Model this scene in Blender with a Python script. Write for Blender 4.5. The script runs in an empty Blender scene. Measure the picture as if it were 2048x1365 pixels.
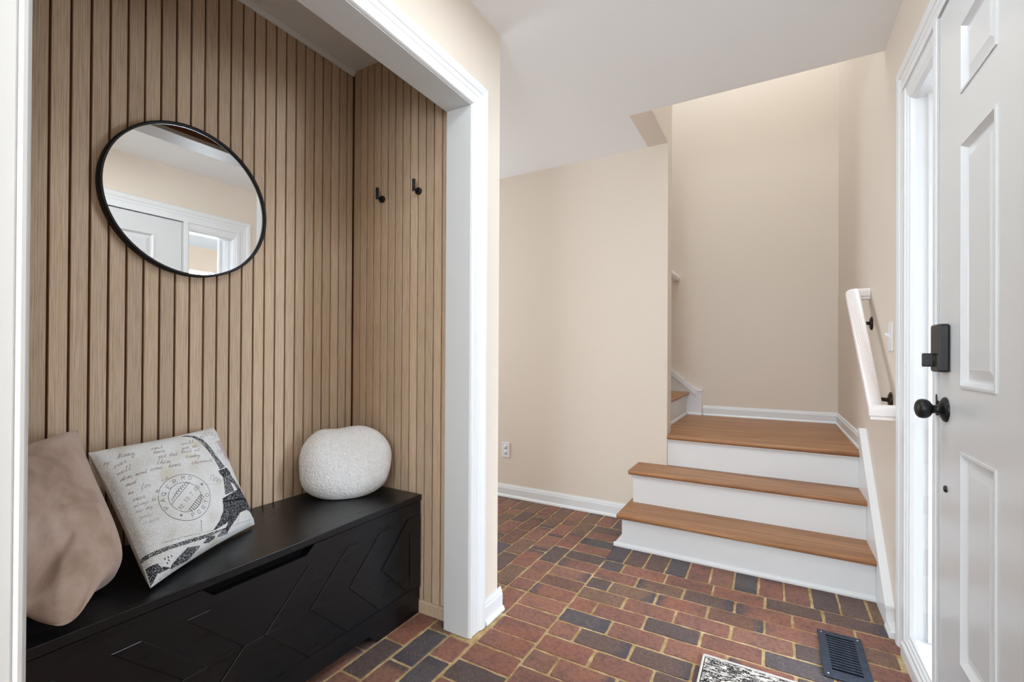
import bpy, bmesh, math, random
import numpy as np
from mathutils import Vector, Matrix, noise
random.seed(7)
SC = bpy.context.scene
COL = SC.collection
PI = math.pi

# ------------------------------------------------------------------ camera, world, lights, exposure
def setup_camera():
    yaw, pit, rol = math.radians(29.6797), math.radians(.2527), math.radians(.3212)
    f = Vector((-math.sin(yaw)*math.cos(pit), math.cos(yaw)*math.cos(pit), math.sin(pit)))
    r = Vector((math.cos(yaw), math.sin(yaw), 0)); u = r.cross(f)
    r2 = r*math.cos(rol) + u*math.sin(rol); u2 = -r*math.sin(rol) + u*math.cos(rol)
    m = Matrix((r2, u2, -f)).transposed().to_4x4(); m.translation = (0, 0, 1.10)
    cam = bpy.data.cameras.new('camera'); o = bpy.data.objects.new('camera', cam); COL.objects.link(o)
    o.matrix_world = m
    cam.sensor_width = 36; cam.lens = 915.54/2048*36; cam.shift_y = 21.5/2048; cam.clip_start = .02
    SC.camera = o
setup_camera()
w = bpy.data.worlds.new('sky'); SC.world = w; w.use_nodes = True
bg = w.node_tree.nodes['Background']; bg.inputs[0].default_value = (.88, .94, 1, 1); bg.inputs[1].default_value = 1.5
def area(name, loc, rot, sx, sy, power, col):
    l = bpy.data.lights.new(name, 'AREA'); l.shape = 'RECTANGLE'; l.size = sx; l.size_y = sy; l.energy = power; l.color = col
    o = bpy.data.objects.new(name, l); COL.objects.link(o); o.location = loc; o.rotation_euler = rot
    return o
area('fill_light_back', (-.3, -2.85, 1.45), (math.radians(-90), 0, PI), 2.0, 1.7, 36, (.85, .98, 1.10))  # fill light added behind the camera, at an unseen made-up window
area('window_daylight_passage', (-3.9, 2.35, 1.5), (0, math.radians(-90), 0), 1.5, 1.2, 23, (.86, .98, 1.10))
area('stairwell_skylight', (-.3, 3.6, 4.9), (0, 0, 0), 1.2, 1.2, 34, (.86, .98, 1.10))
area('hall_ceiling_lamp', (-.35, 1.12, 2.43), (0, 0, 0), .4, .4, 7, (.90, .98, 1.04))
pl_ = bpy.data.lights.new('ceiling_fill_light', 'POINT'); pl_.energy = 42; pl_.shadow_soft_size = .2; pl_.color = (.87, .99, 1.08)  # unseen point light added to brighten the ceiling
po = bpy.data.objects.new('ceiling_fill_light', pl_); COL.objects.link(po); po.location = (-.3, -1.6, 1.75)
sun = bpy.data.lights.new('overcast_daylight', 'SUN'); sun.energy = 22; sun.angle = math.radians(68); sun.color = (.80, .92, 1.06)
so = bpy.data.objects.new('overcast_daylight', sun); COL.objects.link(so); so.location = (4, 3, 3)
so.rotation_euler = Vector((-1, -.32, -.24)).to_track_quat('-Z', 'Y').to_euler()
SC.view_settings.view_transform = 'Standard'; SC.view_settings.look = 'None'
SC.view_settings.gamma = 1; SC.view_settings.use_curve_mapping = False; SC.view_settings.exposure = 0.43

# ------------------------------------------------------------------ materials
def srgb(r, g, b):
    f = lambda c: (c/255/12.92) if c/255 <= .04045 else ((c/255+.055)/1.055)**2.4
    return (f(r), f(g), f(b), 1)
class N:
    def __init__(s, name, rough=.5, metal=0, color=None, spec=.5):
        s.m = bpy.data.materials.new(name); s.m.use_nodes = True; s.t = s.m.node_tree
        s.b = s.t.nodes['Principled BSDF']; s.b.inputs['Roughness'].default_value = rough
        s.b.inputs['Metallic'].default_value = metal; s.b.inputs['Specular IOR Level'].default_value = spec
        if color: s.b.inputs['Base Color'].default_value = color
    def n(s, typ, **kw):
        nd = s.t.nodes.new(typ)
        for k, v in kw.items():
            if k in nd.inputs.keys(): nd.inputs[k].default_value = v
            else: setattr(nd, k, v)
        return nd
    def l(s, a, b): s.t.links.new(a, b)
    def coords(s, scale=(1, 1, 1), rnd=0, kind='Object'):
        tc = s.n('ShaderNodeTexCoord'); mp = s.n('ShaderNodeMapping'); mp.inputs['Scale'].default_value = scale
        s.l(tc.outputs[kind], mp.inputs['Vector'])
        if rnd:
            oi = s.n('ShaderNodeObjectInfo'); cx = s.n('ShaderNodeCombineXYZ')
            for i, k in enumerate((rnd, rnd*1.7, rnd*.6)):
                mu = s.n('ShaderNodeMath', operation='MULTIPLY'); mu.inputs[1].default_value = k
                s.l(oi.outputs['Random'], mu.inputs[0]); s.l(mu.outputs[0], cx.inputs[i])
            s.l(cx.outputs[0], mp.inputs['Location'])
        return mp.outputs[0]
    def noise(s, vec, scale, detail=4, rough=.55, dist=0):
        nd = s.n('ShaderNodeTexNoise'); nd.inputs['Scale'].default_value = scale; nd.inputs['Detail'].default_value = detail
        nd.inputs['Roughness'].default_value = rough; nd.inputs['Distortion'].default_value = dist
        s.l(vec, nd.inputs['Vector']); return nd.outputs['Fac']
    def ramp(s, fac, stops, interp='LINEAR'):
        r = s.n('ShaderNodeValToRGB'); e = r.color_ramp.elements; r.color_ramp.interpolation = interp
        while len(e) < len(stops): e.new(.5)
        for i, (p, c) in enumerate(stops): e[i].position = p; e[i].color = c
        s.l(fac, r.inputs[0]); return r.outputs[0]
    def mix(s, fac, a, b, blend='MIX'):
        m = s.n('ShaderNodeMix', data_type='RGBA', blend_type=blend)
        for sock, v in ((m.inputs[0], fac), (m.inputs[6], a), (m.inputs[7], b)):
            if hasattr(v, 'links'): s.l(v, sock)
            else: sock.default_value = v
        return m.outputs[2]
    def color(s, out): s.l(out, s.b.inputs['Base Color'])
    def bump(s, h, strength=.3, dist=.002):
        b = s.n('ShaderNodeBump'); b.inputs['Strength'].default_value = strength; b.inputs['Distance'].default_value = dist
        s.l(h, b.inputs['Height']); s.l(b.outputs[0], s.b.inputs['Normal'])
def g(v): return (v, v, v, 1)

def paint(name, col, rough=.55, bump=.06, scale=260):
    s = N(name, rough, color=col, spec=.35); v = s.coords(kind='Object')
    s.bump(s.noise(v, scale, 2), bump, .001)
    f = s.noise(v, 1.5, 2); s.color(s.mix(f, col, tuple(c*.975 for c in col[:3])+(1,)))
    return s.m
M = {}
M['wall'] = paint('cream_wall_paint', srgb(228, 216, 202))
M['ceil'] = paint('ceiling_paint', srgb(246, 246, 246), .8)
M['trim'] = paint('white_trim_paint', srgb(231, 232, 233), .32, .05, 90)
M['jamb'] = paint('shaded_trim_paint', srgb(208, 209, 209), .4, .05, 60)  # trim paint darkened, the jamb's shade put into its colour
M['door'] = paint('door_paint', srgb(217, 218, 219), .22, .03, 60)
M['rail'] = paint('handrail_paint', srgb(236, 228, 224), .28, .02, 60)
M['plastic'] = N('white_plastic', .3, color=srgb(232, 232, 232)).m
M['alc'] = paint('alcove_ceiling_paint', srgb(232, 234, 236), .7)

def wood_slat():
    s = N('oak_slat', .55, spec=.25)
    v = s.coords((55, 55, 1.6), rnd=23)
    v2 = s.coords((20, 20, .9), rnd=11)
    f1 = s.noise(v, 6, 5, .7, .3); f2 = s.noise(v2, 3.0, 3, .5, 1.2)
    wv = s.n('ShaderNodeTexWave'); wv.inputs['Scale'].default_value = 2.2; wv.inputs['Distortion'].default_value = 9; wv.inputs['Detail'].default_value = 3
    wv.inputs['Detail Scale'].default_value = 1.2
    s.l(s.coords((26, 26, 1.3), rnd=17), wv.inputs['Vector'])
    c1 = s.ramp(f1, [(.30, srgb(170, 142, 114)), (.50, srgb(206, 180, 153)), (.70, srgb(226, 205, 181))])
    c2 = s.ramp(wv.outputs['Fac'], [(0, srgb(170, 144, 118)), (1, srgb(214, 191, 166))])
    c = s.mix(.38, c1, c2)
    oi = s.n('ShaderNodeObjectInfo')
    t = s.ramp(oi.outputs['Random'], [(0, g(.86)), (.5, g(.97)), (1, g(1.06))])
    s.color(s.mix(1.0, c, t, 'MULTIPLY')); s.bump(f1, .25, .001)
    return s.m
M['slat'] = wood_slat()
def groove():
    s = N('slat_backing', .7, spec=.2); v = s.coords((40, 40, 2))
    s.color(s.ramp(s.noise(v, 5), [(.3, srgb(98, 62, 36)), (.7, srgb(122, 80, 48))])); return s.m
M['slatback'] = groove()

def stair_wood(name, a, b, c):
    s = N(name, .42, spec=.35)
    v = s.coords((1.6, 60, 60), rnd=9); f = s.noise(v, 3.2, 6, .7, .5)
    f2 = s.noise(s.coords((.8, 14, 14), rnd=5), 2.2, 3, .5, .8)
    s.color(s.mix(.5, s.ramp(f, [(.3, a), (.5, b), (.7, c)]), s.ramp(f2, [(.3, a), (.5, b), (.68, c)])))
    s.bump(f, .12, .0006); return s.m
M['tread'] = stair_wood('stair_laminate', srgb(112, 70, 40), srgb(154, 106, 68), srgb(192, 144, 98))

def brick():
    s = N('clay_brick', .62, spec=.3)
    oi = s.n('ShaderNodeObjectInfo')
    base = s.ramp(oi.outputs['Random'], [(0, srgb(142, 96, 82)), (.14, srgb(128, 98, 80)), (.26, srgb(150, 98, 81)), (.38, srgb(108, 86, 80)),
                 (.50, srgb(146, 103, 86)), (.60, srgb(120, 86, 72)), (.70, srgb(94, 80, 78)), (.77, srgb(154, 104, 87)), (.91, srgb(90, 84, 88)), (.96, srgb(138, 92, 78))], 'CONSTANT')
    v = s.coords((1, 1, 1), rnd=31)
    blot = s.noise(v, 9, 3, .6, .6)
    c = s.mix(s.ramp(blot, [(.45, g(0)), (.72, g(.6))]), base, srgb(96, 78, 76))
    # fired dark ends that belong to each brick
    tc = s.n('ShaderNodeTexCoord'); sx = s.n('ShaderNodeSeparateXYZ'); s.l(tc.outputs['Object'], sx.inputs[0])
    r2 = s.n('ShaderNodeMath', operation='MULTIPLY'); r2.inputs[1].default_value = 7.31; s.l(oi.outputs['Random'], r2.inputs[0])
    fr = s.n('ShaderNodeMath', operation='FRACT'); s.l(r2.outputs[0], fr.inputs[0])
    sg = s.n('ShaderNodeMath', operation='GREATER_THAN'); sg.inputs[1].default_value = .62; s.l(fr.outputs[0], sg.inputs[0])
    nn = s.n('ShaderNodeMath', operation='MULTIPLY_ADD'); nn.inputs[1].default_value = .05; s.l(blot, nn.inputs[0]); s.l(sx.outputs[0], nn.inputs[2])
    e = s.ramp(nn.outputs[0], [(.075, g(0)), (.115, g(.8))])
    em = s.n('ShaderNodeMath', operation='MULTIPLY'); s.l(e, em.inputs[0]); s.l(sg.outputs[0], em.inputs[1])
    c = s.mix(em.outputs[0], c, srgb(74, 72, 80))
    fine = s.noise(v, 190, 4, .7)
    c = s.mix(s.ramp(fine, [(.56, g(0)), (.78, g(.75))]), c, srgb(200, 176, 150))
    c = s.mix(s.ramp(s.noise(v, 60, 3), [(.35, g(.35)), (.55, g(0))]), c, srgb(70, 50, 44))
    s.color(c)
    s.bump(s.noise(v, 110, 6, .75), .9, .004); return s.m
M['brick'] = brick()
def mortar():
    s = N('sandy_mortar', .9, spec=.1); v = s.coords()
    f = s.noise(v, 14, 4, .6); f2 = s.noise(v, 160, 3, .7)
    c = s.ramp(f, [(.3, srgb(164, 134, 88)), (.5, srgb(196, 170, 126)), (.7, srgb(220, 200, 162))])
    s.color(s.mix(s.ramp(f2, [(.3, g(.5)), (.6, g(0))]), c, srgb(130, 96, 56)))
    s.bump(f2, .5, .003); return s.m
M['mortar'] = mortar()

def black_wood():
    s = N('black_stained_oak', .30, spec=.42); v = s.coords((45, 2.2, 45)); f = s.noise(v, 3, 4, .55, .3)
    s.color(s.ramp(f, [(.25, srgb(11, 13, 16)), (.75, srgb(19, 20, 24))])); s.bump(f, .05, .0006)
    r = s.ramp(f, [(.3, g(.27)), (.7, g(.33))]); s.l(r, s.b.inputs['Roughness']); return s.m
M['blackwood'] = black_wood()
M['blackwood2'] = N('black_cavity', .8, color=srgb(6, 6, 7), spec=.1).m
M['blackmetal'] = N('matte_black_metal', .42, .3, srgb(20, 20, 21)).m
M['blackplastic'] = N('black_lock_plastic', .38, 0, srgb(22, 22, 23)).m
M['bronze'] = N('oil_rubbed_bronze', .35, .7, srgb(46, 36, 30)).m
def register_metal():
    s = N('register_enamel', .42, .35, spec=.5); v = s.coords()
    s.color(s.ramp(s.noise(v, 80, 4), [(.3, srgb(40, 50, 64)), (.7, srgb(62, 72, 88))])); return s.m
M['register'] = register_metal()
M['dark'] = N('dark_void', .9, color=srgb(8, 8, 9), spec=.05).m
M['slot'] = N('socket_slot', .6, color=srgb(30, 28, 28)).m
M['mirror'] = N('mirror_silver', .0, 1, (.90, .91, .90, 1)).m
def glass():
    m = bpy.data.materials.new('window_glass'); m.use_nodes = True; t = m.node_tree; t.nodes.clear()
    o = t.nodes.new('ShaderNodeOutputMaterial'); a = t.nodes.new('ShaderNodeBsdfTransparent'); b = t.nodes.new('ShaderNodeBsdfGlossy')
    b.inputs['Roughness'].default_value = .02; mx = t.nodes.new('ShaderNodeMixShader'); fr = t.nodes.new('ShaderNodeFresnel'); fr.inputs[0].default_value = 1.12
    ge = t.nodes.new('ShaderNodeNewGeometry'); mu = t.nodes.new('ShaderNodeMath'); mu.operation = 'MULTIPLY'; iv = t.nodes.new('ShaderNodeMath'); iv.operation = 'SUBTRACT'; iv.inputs[0].default_value = 1
    t.links.new(ge.outputs['Backfacing'], iv.inputs[1]); t.links.new(fr.outputs[0], mu.inputs[0]); t.links.new(iv.outputs[0], mu.inputs[1])
    t.links.new(mu.outputs[0], mx.inputs[0]); t.links.new(a.outputs[0], mx.inputs[1]); t.links.new(b.outputs[0], mx.inputs[2])
    t.links.new(mx.outputs[0], o.inputs[0]); return m
M['glass'] = glass()
def suede():
    s = N('brown_suede', .9, spec=.1); v = s.coords()
    f = s.noise(v, 7, 5, .6, .8)
    s.color(s.ramp(f, [(.3, srgb(160, 134, 120)), (.5, srgb(182, 158, 144)), (.72, srgb(200, 178, 166))]))
    s.b.inputs['Sheen Weight'].default_value = .4
    s.bump(s.noise(v, 45, 5, .7, 1.0), .30, .004); return s.m
M['suede'] = suede()
M['linen'] = None
def fluffy():
    s = N('chenille_white', .95, spec=.05); v = s.coords()
    f = s.noise(v, 60, 4, .7); s.color(s.ramp(f, [(.3, srgb(230, 232, 234)), (.7, srgb(246, 247, 248))]))
    s.b.inputs['Sheen Weight'].default_value = .5
    ws = []
    for rot in ((.0, .5, .86), (.8, -.5, .4)):
        wv = s.n('ShaderNodeTexWave'); wv.inputs['Scale'].default_value = 44; wv.inputs['Distortion'].default_value = .15; wv.inputs['Detail'].default_value = 1
        mp = s.n('ShaderNodeMapping'); mp.inputs['Rotation'].default_value = rot; s.l(v, mp.inputs[0]); s.l(mp.outputs[0], wv.inputs['Vector']); ws.append(wv.outputs['Fac'])
    mu = s.n('ShaderNodeMath', operation='MULTIPLY'); s.l(ws[0], mu.inputs[0]); s.l(ws[1], mu.inputs[1])
    ad = s.n('ShaderNodeMath', operation='ADD'); s.l(mu.outputs[0], ad.inputs[0]); s.l(s.noise(v, 220, 3, .7), ad.inputs[1])
    s.bump(ad.outputs[0], .24, .003); return s.m
M['fluffy'] = fluffy()
def rugmat():
    s = N('woven_rug', .95, spec=.05)
    v = s.coords((15, 46, 1)); f = s.noise(v, 1.6, 3, .6, 1.6)
    v2 = s.coords((140, 160, 1)); f2 = s.noise(v2, 1.5, 3, .6)
    a = s.ramp(f, [(.43, g(0)), (.50, g(1))])
    c = s.mix(a, srgb(226, 218, 210), srgb(34, 34, 38))
    c = s.mix(s.ramp(f2, [(.52, g(0)), (.62, g(.8))]), c, srgb(214, 204, 194))
    s.color(c); s.bump(f2, .8, .004); return s.m
M['rug'] = rugmat()
def rugedge():
    s = N('rug_binding', .95, spec=.05); v = s.coords((300, 60, 1)); f = s.noise(v, 2, 3)
    s.color(s.ramp(f, [(.35, srgb(190, 184, 178)), (.65, srgb(230, 224, 218))])); s.bump(f, .6, .003); return s.m
M['rugedge'] = rugedge()
M['concrete'] = paint('porch_concrete', srgb(104, 98, 92), .9, .3, 60)
M['soffit'] = paint('porch_soffit', srgb(196, 202, 208), .6)
M['beam'] = paint('porch_siding', srgb(186, 170, 154), .7)

# ------------------------------------------------------------------ mesh helpers
class MB:
    def __init__(s): s.v = []; s.f = []; s.sm = []
    def add(s, vs, fs, smooth=False):
        o = len(s.v); s.v += [tuple(p) for p in vs]; s.f += [tuple(i+o for i in f) for f in fs]; s.sm += [smooth]*len(fs); return s
    def box(s, x0, x1, y0, y1, z0, z1, bev=0):
        if x0 > x1: x0, x1 = x1, x0
        if y0 > y1: y0, y1 = y1, y0
        if z0 > z1: z0, z1 = z1, z0
        if bev:
            bm = bmesh.new(); bmesh.ops.create_cube(bm, size=1)
            for v in bm.verts: v.co = ((x0+x1)/2+v.co.x*(x1-x0), (y0+y1)/2+v.co.y*(y1-y0), (z0+z1)/2+v.co.z*(z1-z0))
            bmesh.ops.bevel(bm, geom=bm.edges[:], offset=bev, segments=2, affect='EDGES', profile=.5)
            bm.verts.ensure_lookup_table(); vs = [v.co[:] for v in bm.verts]; fs = [[v.index for v in f.verts] for f in bm.faces]; bm.free()
            return s.add(vs, fs)
        v = [(x0,y0,z0),(x1,y0,z0),(x1,y1,z0),(x0,y1,z0),(x0,y0,z1),(x1,y0,z1),(x1,y1,z1),(x0,y1,z1)]
        return s.add(v, [(0,3,2,1),(4,5,6,7),(0,1,5,4),(1,2,6,5),(2,3,7,6),(3,0,4,7)])
    def prism(s, poly, fn, a, b, smooth=False):
        """poly: 2D points; fn(p,q,t)->3D; extruded from t=a to t=b"""
        n = len(poly); vs = [fn(p, q, a) for p, q in poly]+[fn(p, q, b) for p, q in poly]
        fs = [tuple(range(n))[::-1], tuple(range(n, 2*n))]+[(i, (i+1) % n, n+(i+1) % n, n+i) for i in range(n)]
        return s.add(vs, fs, smooth)
    def tube(s, pts, r, seg=14, caps=True):
        pts = [Vector(p) for p in pts]; rs = r if isinstance(r, (list, tuple)) else [r]*len(pts)
        vs = []; n = len(pts); up = None
        for i, p in enumerate(pts):
            d = (pts[min(i+1, n-1)]-pts[max(i-1, 0)]).normalized()
            if up is None: up = d.orthogonal().normalized()
            up = (up-d*up.dot(d)).normalized(); sd = d.cross(up)
            for k in range(seg):
                a = 2*PI*k/seg; vs.append(p+(up*math.cos(a)+sd*math.sin(a))*rs[i])
        fs = [(i*seg+k, i*seg+(k+1) % seg, (i+1)*seg+(k+1) % seg, (i+1)*seg+k) for i in range(n-1) for k in range(seg)]
        s.add(vs, fs, True)
        if caps: s.add(vs[:seg], [tuple(range(seg))[::-1]]); s.add(vs[-seg:], [tuple(range(seg))])
        return s
    def lathe(s, c, axis, prof, seg=32):
        """prof: list of (t along axis, radius)"""
        ax = Vector(axis).normalized(); u = ax.orthogonal().normalized(); w_ = ax.cross(u); c = Vector(c); vs = []
        for t, r in prof:
            for k in range(seg):
                a = 2*PI*k/seg; vs.append(c+ax*t+(u*math.cos(a)+w_*math.sin(a))*r)
        fs = [(i*seg+k, i*seg+(k+1) % seg, (i+1)*seg+(k+1) % seg, (i+1)*seg+k) for i in range(len(prof)-1) for k in range(seg)]
        s.add(vs, fs, True); s.add(vs[:seg], [tuple(range(seg))[::-1]]); s.add(vs[-seg:], [tuple(range(seg))]); return s
    def mesh(s, name, mat):
        me = bpy.data.meshes.new(name); me.from_pydata(s.v, [], s.f)
        me.polygons.foreach_set('use_smooth', s.sm); me.materials.append(M[mat] if isinstance(mat, str) else mat)
        bm = bmesh.new(); bm.from_mesh(me); bmesh.ops.recalc_face_normals(bm, faces=bm.faces[:]); bm.to_mesh(me); bm.free(); me.update(); return me
    def build(s, name, mat, parent=None):
        o = bpy.data.objects.new(name, s.mesh(name, mat)); COL.objects.link(o)
        if parent: o.parent = parent; o.matrix_parent_inverse = parent.matrix_world.inverted()
        return o
def tag(o, label=None, cat=None, group=None, kind=None):
    for k, v in (('label', label), ('category', cat), ('group', group), ('kind', kind)):
        if v: o[k] = v
    return o
def empty(name, loc=(0, 0, 0)):
    o = bpy.data.objects.new(name, None); COL.objects.link(o); o.location = loc; o.empty_display_size = .1
    o.matrix_world = Matrix.Translation(loc); return o
def B(*a, bev=0): return MB().box(*a, bev=bev)
def struct(mb, name, mat): return tag(mb.build(name, mat), kind='structure')
def strt(name, loc=(0, 0, 0)): return tag(empty(name, loc), kind='structure')

# ------------------------------------------------------------------ key dimensions (metres; camera at the origin, 1.10 up)
CEIL = 2.467; XW = -1.021; XR = .43; YF = 3.054; YB = 4.24; XE = -.59; YO = 2.60
J0, J1, JH = .25, 1.455, 2.065; XJ = -1.135; XB = -1.739; YE = 1.512; YL = .10; AC = 2.437
T1, T2, T3, T4 = .19, .388, .583, .78

# ------------------------------------------------------------------ walls and ceilings
struct(MB().box(-4.0, 1.2, -3.05, -2.95, 0, .6).box(-4.0, 1.2, -3.05, -2.95, 2.2, CEIL).box(-4.0, -1.4, -3.05, -2.95, .6, 2.2).box(.8, 1.2, -3.05, -2.95, .6, 2.2), 'wall_back', 'wall')
w2 = strt('window_2', (-.3, -3.0, 1.4))
MB().box(-1.4, .8, -2.97, -2.93, .56, .62).box(-1.4, .8, -2.97, -2.93, 2.18, 2.24).box(-1.44, -1.38, -2.97, -2.93, .56, 2.24).box(.78, .84, -2.97, -2.93, .56, 2.24).box(-.33, -.27, -2.99, -2.95, .6, 2.2).build('window_frame', 'trim', w2)
# right (entry) wall with the door and sidelight opening
DY0, DY1, DT = .80, 2.18, 2.105
struct(MB().box(XR, XR+.14, -3.05, DY0, 0, CEIL).box(XR, XR+.14, DY1, 4.4, 0, 5.1).box(XR, XR+.14, DY0, DY1, DT, CEIL), 'wall_right', 'wall')
# wall between hall and alcove
struct(MB().box(XJ+.004, XW, -3.05, J0-.005, 0, CEIL).box(XJ+.004, XW, J1+.005, YE+.163, 0, CEIL).box(XJ+.004, XW, J0-.005, J1+.005, JH+.006, CEIL), 'wall_left', 'wall')
struct(MB().box(-4.0, XJ+.004, 1.53, 1.675, 0, CEIL), 'wall_passage', 'wall')
struct(MB().box(-4.0, XE, YF, YF+.128, 0, 5.1).box(XE-.128, XE, YO, YF, CEIL, 5.1), 'wall_far', 'wall')
struct(MB().box(-3.0, XR+.14, YB, YB+.12, 0, 5.1), 'wall_stair_back', 'wall')
struct(MB().box(-4.1, -4.0, 1.5, 3.2, 0, .8).box(-4.1, -4.0, 1.5, 3.2, 2.2, CEIL).box(-4.1, -4.0, 1.5, 1.7, .8, 2.2).box(-4.1, -4.0, 3.0, 3.2, .8, 2.2), 'wall_passage_end', 'wall')
w3 = strt('window_3', (-4.0, 2.35, 1.5))
MB().box(-4.03, -3.97, 1.66, 1.74, .76, 2.24).box(-4.03, -3.97, 2.96, 3.04, .76, 2.24).box(-4.03, -3.97, 1.7, 3.0, .76, .82).box(-4.03, -3.97, 1.7, 3.0, 2.18, 2.24).box(-4.03, -3.99, 1.7, 3.0, 1.48, 1.52).build('window_frame', 'trim', w3)
struct(MB().box(-3.1, -3.0, YF+.128, YB+.12, 0, 5.1), 'wall_stair_left', 'wall')
struct(MB().box(XE-.128, XR+.14, YO-.14, YO-.01, CEIL+.12, 5.1), 'wall_stair_front', 'wall')
struct(MB().box(-4.0, XR, -2.95, YO, CEIL, CEIL+.12).box(-4.0, XE-.128, YO, YF, CEIL, CEIL+.12), 'ceiling', 'ceil')
struct(MB().box(-3.1, XR+.14, YO-.14, YB+.12, 5.1, 5.2), 'ceiling_stairwell', 'ceil')
struct(MB().box(-4.1, -4.0, -3.05, .1, 0, CEIL), 'wall_back_room_end', 'wall')

# ------------------------------------------------------------------ alcove with slatted walls
PITCH = .0442; SW = .0384; SD = .0095
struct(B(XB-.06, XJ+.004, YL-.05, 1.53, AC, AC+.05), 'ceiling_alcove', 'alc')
def slatwall(name, box, slats):
    w_ = strt(name, ((box[0]+box[1])/2, (box[2]+box[3])/2, 0)); MB().box(*box).build('backing', 'slatback', w_)
    proto = None
    for cx, cy, rz, wd in slats:
        if wd == SW:
            if proto is None: proto = MB().box(-SW/2, SW/2, 0, SD, 0, AC-.001, bev=.0016).mesh('slat', 'slat')
            me = proto
        else: me = MB().box(-wd/2, wd/2, 0, SD, 0, AC-.001, bev=.0016).mesh('slat', 'slat')
        o = bpy.data.objects.new('slat', me); COL.objects.link(o)
        o.parent = w_; o.matrix_parent_inverse = w_.matrix_world.inverted(); o.location = (cx, cy, 0); o.rotation_euler = (0, 0, rz)
    return w_
sl = []
k = -9
while True:
    c = .462+PITCH*(k+.5)
    a, b = c-SW/2, c+SW/2
    if a > YE-.012: break
    if b > YL+.01:
        a = max(a, YL+.001); b = min(b, YE-.001); wd = b-a
        sl.append((XB-SD, (a+b)/2, -PI/2, SW if abs(wd-SW) < 1e-6 else wd))
    k += 1
slatwall('wall_alcove_back', (XB-SD-.04, XB-SD, YL-.05, 1.53, 0, AC), sl)
sl = []
X = -1.6433-PITCH*2
while X < XJ-.01:
    a, b = X+.0029, X+PITCH-.0029
    a = max(a, XB+.001); b = min(b, XJ-.001)
    if b-a > .006: wd = b-a; sl.append(((a+b)/2, YE+SD, PI, SW if abs(wd-SW) < 2e-4 else wd))
    X += PITCH
slatwall('wall_alcove_right', (XB-SD, XJ+.004, YE+SD, YE+SD+.008, 0, AC), sl)
struct(B(XB-SD, XJ+.004, YL-.05, YL, 0, AC), 'wall_alcove_left', 'slat')
fr = strt('wall_alcove_front', (XJ, .85, JH))
MB().box(XJ-.006, XJ+.003, YL, YE, JH+.02, AC).box(XJ-.006, XJ+.003, J1+.03, YE, 0, JH+.02).box(XJ-.006, XJ+.003, YL, J0-.03, 0, JH+.02).build('backing', 'slatback', fr)
for i in range(8):
    z0 = JH+.045+i*PITCH; MB().box(XJ-.015, XJ-.006, YL+.001, YE-.001, z0, z0+SW, bev=.0012).build('slat', 'slat', fr)
MB().prism([(0, 0), (.016, 0), (.016, -.006), (.010, -.012), (.006, -.022), (0, -.022)], lambda p, q, t: (XB+p, t, AC+q), YL, YE).build('trim_1', 'alc')['kind'] = 'structure'
struct(MB().prism([(0, 0), (.012, 0), (.012, .045), (.008, .052), (0, .052)], lambda p, q, t: (t, YE-p, q), XB+.01, XJ-.002), 'baseboard_alcove', 'slat')
# jamb lining of the alcove opening
jb = strt('trim_2', (XW-.05, (J0+J1)/2, 0))
XC = XW+.002
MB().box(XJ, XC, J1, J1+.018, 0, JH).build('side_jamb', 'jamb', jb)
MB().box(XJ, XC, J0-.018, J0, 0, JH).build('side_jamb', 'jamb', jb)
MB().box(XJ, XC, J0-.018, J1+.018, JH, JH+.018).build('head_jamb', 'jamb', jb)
# casing swept with mitres
CPROF = [(0, 0), (0, .008), (.003, .013), (.008, .014), (.011, .011), (.013, .0075), (.016, .010), (.040, .0105), (.042, .009), (.044, .0115), (.062, .0125), (.065, .016), (.078, .0195), (.092, .0195), (.097, .017), (.100, .012), (.100, 0)]
def casing_piece(fx, sgn, p0, p1, n0, n1, out, sc=1.0):
    """fx wall face x, sgn room direction, p0/p1 inner edge ends in (y,z), n0/n1 mitre slope along the piece, out outward unit (y,z)"""
    mb = MB(); d = Vector((p1[0]-p0[0], p1[1]-p0[1])).normalized(); vs = []
    for P, nn in ((p0, n0), (p1, n1)):
        for w_, t in CPROF:
            w_ *= sc; q = Vector(P)+Vector(out)*w_+d*(nn*w_); vs.append((fx+sgn*t, q.x, q.y))
    n = len(CPROF)
    mb.add(vs, [tuple(range(n))[::-1], tuple(range(n, 2*n))]+[(i, (i+1) % n, n+(i+1) % n, n+i) for i in range(n)])
    return mb
def casing(root, fx, sgn, y0, y1, zt, sc=1.0, mat='trim', z0=0):
    casing_piece(fx, sgn, (y1, z0), (y1, zt), 0, 1, (1, 0), sc).build('casing_leg', mat, root)
    casing_piece(fx, sgn, (y0, z0), (y0, zt), 0, 1, (-1, 0), sc).build('casing_leg', mat, root)
    casing_piece(fx, sgn, (y0, zt), (y1, zt), -1, 1, (0, 1), sc).build('casing_head', mat, root)
c1 = strt('trim_3', (XW, (J0+J1)/2, 0)); casing(c1, XW, 1, J0-.004, J1+.004, JH+.004)

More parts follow.
